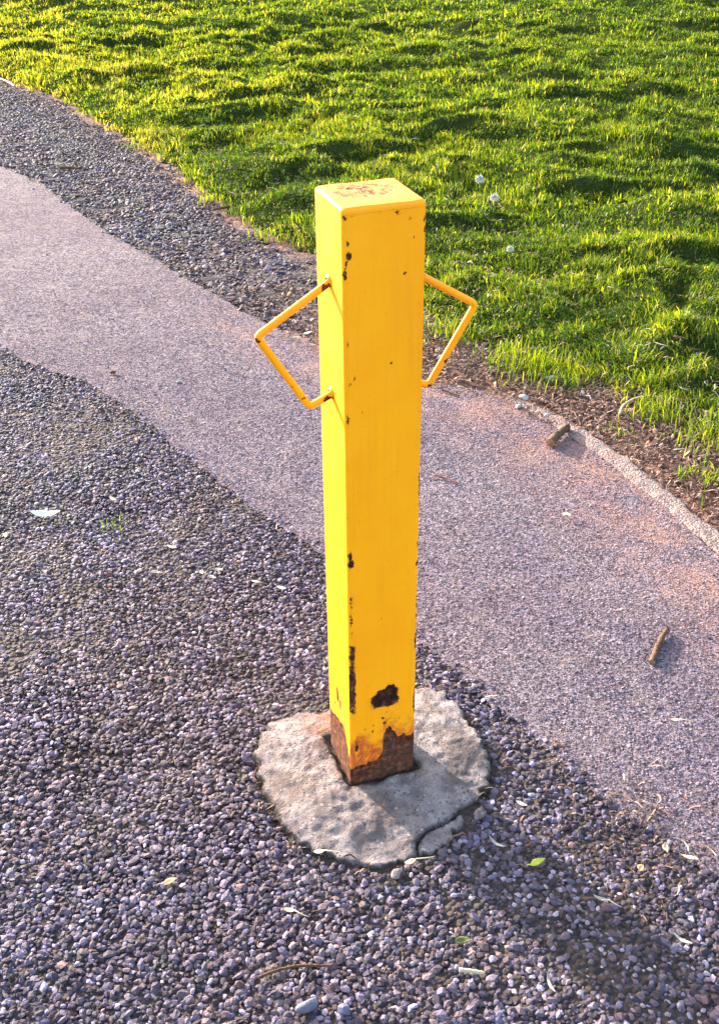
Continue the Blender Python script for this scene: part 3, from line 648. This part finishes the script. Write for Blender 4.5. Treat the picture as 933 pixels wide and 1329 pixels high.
def twig(name, label, a, b, r0, mat, cat='twig', bend=.06, z=None, ends=None, seg=8, n=14, knob=0):
    a = np.array(a, float); b = np.array(b, float); z = G+r0+.001 if z is None else z
    L = np.linalg.norm(b-a); d = (b-a)/L; rz = math.atan2(d[1], d[0]); q = np.linspace(0, 1, n)
    P = np.stack([(q-.5)*L, bend*L*np.sin(q*3.1)+.012*L*noise2(q*6, q*0+a[0]*40, 95), .006*L*noise2(q*5, q*0+a[1]*40, 96)], -1)
    rad = r0*(1-.25*q)*(1+.14*noise2(q*7, q*0+a[0]*30, 97))
    if knob: rad = rad*(1+knob*np.exp(-((q-.62)/.05)**2))
    V, F = tube(P, rad, seg); c = (a+b)/2
    V = V+np.random.default_rng(int(abs(a[0])*1e4)).normal(0, r0*.07, V.shape)
    if ends is None:
        o = build(name, V, F, mat, None, True); o.location = (c[0], c[1], z); o.rotation_euler = (0, 0, rz)
    else:
        o = empty(name, (c[0], c[1], z), rz); build('bark', V, F[:1], mat, o, True)
        for k, e in zip((0, 1), ends):
            ring = V[:seg] if k == 0 else V[-seg:]; ctr = ring.mean(0); sgn = -1 if k == 0 else 1
            VV = np.concatenate([ring*1.0+[sgn*.0003, 0, 0], [ctr+[sgn*r0*.35, 0, 0]]])
            build('broken_end', VV, np.array([(i, (i+1) % seg, seg) if k else ((i+1) % seg, i, seg) for i in range(seg)]), e, o, False)
    return tag(o, label, cat)
def pebble(name, label, loc, size, mat, cat='stone', sc=(1.3, .9, .65), rz=0, seed=0):
    rr = np.random.default_rng(seed+5)
    import bmesh
    bm = bmesh.new(); bmesh.ops.create_icosphere(bm, subdivisions=3, radius=1.0)
    V = np.array([v.co[:] for v in bm.verts]); F = np.array([[v.index for v in f.verts] for f in bm.faces]); bm.free()
    pl = rr.normal(0, 1, (9, 3)); pl /= np.linalg.norm(pl, axis=1)[:, None]
    for p in pl:                                        # chop facets
        d = V @ p; V = V-np.maximum(d-.70, 0)[:, None]*p*.97
    V = V*(1+.05*noise2(V[:, :1]*3+V[:, 2:]*2, V[:, 1:2]*3+seed, 98))*np.array(sc)*size
    o = build(name, V, F, mat, None, True); o.location = (*loc, G+size*sc[2]*.62+.001); o.rotation_euler = (0, 0, rz)
    return tag(o, label, cat)

# broken stick by the kerb, thick, with a red end, and the thinner bark twig on the path
twig('broken_stick', 'short thick broken brown stick with reddish end lying near the kerb', (.780, .853), (.856, .910), .0105, M_bark, 'stick', .03, G+.0115, (M_wood, M_red), 12, 16)
twig('twig', 'dark brown twig lying alone on the right of the asphalt path', (.574, .096), (.648, .166), .0055, M_bark, 'twig', .03, None, (M_wood, M_bark), 9, 16, .35)
twig('twig', 'thin reddish twig on the path just right of the bollard', (.478, .825), (.513, .772), .0016, M_red, 'twig', .05)
twig('twig', 'straight dark twig on the grey stone strip, upper left', (.017, 3.736), (.094, 3.686), .006, M_bark, 'twig', .02, G+.012)
twig('twig', 'pale straw twig at the far left edge of the grass', (-.10, 5.86), (-.012, 5.56), .006, M_straw, 'twig', .05, G+.014)
twig('twig', 'brown twig at the grass edge left of the bollard top', (.472, 2.905), (.562, 2.925), .0055, M_bark, 'twig', .04, G+.014)
twig('twig', 'thin dark twig in the bottom centre gravel', (-.215, -.268), (-.125, -.285), .0022, M_bark, 'twig', .10, G+.010)
twig('twig', 'tan wood splinter in the gravel below the footing', (.022, -.343), (.050, -.358), .0028, M_straw, 'twig', .03, G+.010)
twig('twig', 'thin grey twig running along the soil above the kerb', (.985, .90), (1.09, .965), .0030, M_straw, 'twig', .12, G+.026)
twig('twig', 'dark splinter on the path near the rusty right handle', (.665, 1.215), (.690, 1.165), .0030, M_bark, 'twig', .03)
# leaves
P_ = 'dry_leaf'
leaf(P_, 'pale dry leaf above the dark weedy patch in the left gravel', (-.201, .955), 1.9, .026, .009, M_pale)
leaf(P_, 'pale dry leaf in the gravel, upper right of the thin horizontal one', (-.121, .729), 2.2, .026, .009, M_pale)
leaf(P_, 'thin pale leaf lying nearly level in the left gravel', (-.168, .650), -.35, .024, .007, M_pale)
leaf(P_, 'leftmost pale leaf of the cluster of three in the gravel', (-.084, .622), 1.3, .018, .008, M_pale)
leaf(P_, 'lowest pale leaf of the cluster of three in the gravel', (-.072, .598), -.6, .019, .008, M_pale)
leaf(P_, 'topmost curved pale leaf of the cluster of three in the gravel', (-.056, .618), -.3, .022, .008, M_pale, curl=.5)
leaf(P_, 'slim pale leaf in the gravel, left of the widest pale leaf', (.003, .557), 2.3, .020, .007, M_pale)
leaf(P_, 'widest pale leaf in the gravel left of the bollard post', (.043, .519), 2.0, .024, .013, M_pale, tilt=.3)
leaf(P_, 'pale yellowish leaf at the left photo edge below the white scrap', (-.426, .888), 1.4, .022, .009, M_straw)
leaf(P_, 'small white leaf low in the left gravel, away from the others', (-.361, .468), .5, .014, .008, M_pale)
leaf(P_, 'tan orange dry leaf lying on gravel, lower left', (-.288, -.085), .25, .020, .009, M_tan, stem=.010, stemmat=M_straw)
leaf('winged_seed', 'pinkish tan seed with a curved stalk below the footing', (-.150, -.183), 2.4, .016, .007, M_tan, 'seed', stem=.022, stemmat=M_straw)
leaf('winged_seed', 'cream seed with curled stalk at the lower left rim of the footing', (-.084, -.103), 2.75, .016, .009, M_straw, 'seed', stem=.026, stemmat=M_straw)
leaf('winged_seed', 'cream seed with straight stalk at the lowest rim of the footing', (.028, -.163), 3.05, .017, .009, M_straw, 'seed', stem=.026, stemmat=M_straw)
leaf('fresh_leaf', 'small bright yellow green leaf on gravel below right of the footing', (.192, -.225), .15, .026, .010, M_yel, stem=.006)
leaf(P_, 'slim pale leaf with a thread-like stalk in the lower right gravel', (.243, -.306), 2.2, .022, .006, M_pale, stem=.018, stemmat=M_straw)
leaf('winged_seed', 'pale seed with thin stalk on the right side of the path', (.528, -.042), 2.6, .014, .007, M_straw, 'seed', stem=.022, stemmat=M_straw)
leaf(P_, 'left pale leaf of the pair at the ragged edge of the path', (.372, -.262), 1.0, .020, .010, M_pale)
leaf(P_, 'right slim pale leaf of the pair at the ragged edge of the path', (.392, -.286), 2.3, .026, .007, M_pale)
leaf(P_, 'curved pale strip of leaf in the dark gravel right of the footing', (.155, -.174), 1.9, .034, .005, M_pale, curl=.6)
leaf(P_, 'pale leaf close to the right rim of the footing', (.220, -.119), 2.1, .020, .007, M_pale)
leaf(P_, 'curled grey strip of leaf at the bottom of the gravel', (.121, -.398), 1.3, .034, .004, M_pale, curl=.6)
leaf(P_, 'narrow pale strip of leaf near the lower right corner', (.308, -.398), 2.0, .028, .005, M_pale, curl=.4)
leaf('petal', 'white oval petal lying on the path below the broken stick', (.667, .567), 2.1, .022, .012, M_pale, 'petal', curl=.1, tilt=.05)
leaf(P_, 'small orange leaf fragment in the lower right gravel', (.320, -.281), .6, .013, .010, M_tan)
leaf(P_, 'dark olive leaf pressed into the gravel below the footing', (.044, -.306), -.2, .024, .011, M_olive)
leaf(P_, 'yellow leaf fragment on the stone strip inside the left handle', (.454, 1.671), .3, .032, .013, M_straw)
leaf(P_, 'straw coloured leaf sliver left of the fragment inside the left handle', (.414, 1.652), -.2, .030, .008, M_straw)
leaf(P_, 'cream dry leaf lying at the grass edge above the rusty soil', (.93, 1.30), .2, .030, .012, M_straw, tilt=.25)
# white scrap
o = leaf('paper_scrap', 'torn white scrap lying on the dark gravel at far left', (-.344, .935), -.25, .062, .020, M_white, 'scrap', curl=.7, tilt=.18, shape=1.0)
# stones
pebble('stone', 'pale green stone in the soil at the grass edge', (.947, 1.165), .017, M_pebg, rz=.3, seed=1)
pebble('stone', 'upper of two whitish stones where the kerb fades out', (.836, 1.098), .011, M_pebw, rz=2.0, seed=2)
pebble('stone', 'lower of two whitish stones where the kerb fades out', (.802, 1.060), .009, M_pebw, rz=1.0, seed=3)
pebble('stone', 'whitish pebble on the path just above the broken stick', (.844, .993), .007, M_pebw, rz=.5, seed=4)
pebble('stone', 'small dark stone on the path, upper left', (-.099, 1.614), .008, M_bark, rz=.5, seed=6)
pebble('stone', 'small white pebble on the path left of the left handle', (.051, 1.497), .0055, M_pebw, rz=.5, seed=7)
pebble('stone', 'large oblong blue grey stone at the bottom edge', (-.168, -.322), .0115, M_blue, sc=(1.5, .75, .6), rz=.15, seed=8)
pebble('stone', 'round violet stone at the bottom edge', (-.129, -.341), .0075, M_purp, sc=(1.05, 1, .8), rz=.15, seed=9)
# broken concrete crumbs at the footing's rim
for k, (px_, py_, s_, rz_, lb_) in enumerate(((.158, -.112, .010, .6, 'largest grey concrete crumb at the lower right rim of the footing'),
                                              (.004, -.172, .008, 1.0, 'concrete crumb broken off the lowest tip of the footing'))):
    oc = pebble('concrete_fragment', lb_, (px_, py_), s_, MC, 'concrete fragment', (1.4, .8, .55), rz_, 20+k)
    for nm in ('stain', 'dirt'): at = oc.data.attributes.new(nm, 'FLOAT', 'POINT'); at.data.foreach_set('value', np.zeros(len(oc.data.vertices), np.float32))
# white clover heads in the lawn
for (fx, fy, hgt, r0, lb_) in ((1.515, 2.84, .055, .021, 'white clover flower in the grass, farthest of the three right of the bollard'), (1.395, 2.46, .060, .020, 'white clover flower in the grass, middle of the three right of the bollard'), (1.210, 1.955, .055, .014, 'small white clover flower in the grass nearest the right handle')):
    z0 = float(lawn_z(np.array([fx]), np.array([fy]))[0])
    f = empty('clover_flower', (fx, fy, z0)); tag(f, lb_, 'flower', 'clover flowers in the lawn')
    q = np.linspace(0, 1, 7); SV, SF = tube(np.stack([.006*np.sin(q*2), .004*q, q*hgt-.004], -1), .0012, 6); build('stem', SV, SF, M_stem, f, True)
    k = 46; i = np.arange(k)+.5; phi = np.arccos(1-1.55*i/k); th = np.pi*(1+5**.5)*i
    D = np.stack([np.cos(th)*np.sin(phi), np.sin(th)*np.sin(phi), np.cos(phi)], -1)
    c0 = np.array([.006*math.sin(2), .004, hgt])
    VV, FF = [], []
    for j in range(k):                                  # each floret a little pointed petal
        d = D[j]; sdir = np.cross(d, [0, 0, 1.0001]); sdir /= np.linalg.norm(sdir)+1e-9; tdir = np.cross(sdir, d)
        tip = c0+d*r0*R.uniform(.85, 1.1)+np.array([0, 0, .002]); mid = c0+d*r0*.6
        VV += [c0+d*r0*.15, mid+sdir*r0*.20, tip, mid-sdir*r0*.20, mid+tdir*r0*.16]
        b_ = j*5; FF += [(b_, b_+1, b_+4), (b_+1, b_+2, b_+4), (b_+2, b_+3, b_+4), (b_+3, b_, b_+4)]
    build('flower_head', np.array(VV), np.array(FF), M_petal, f, False)
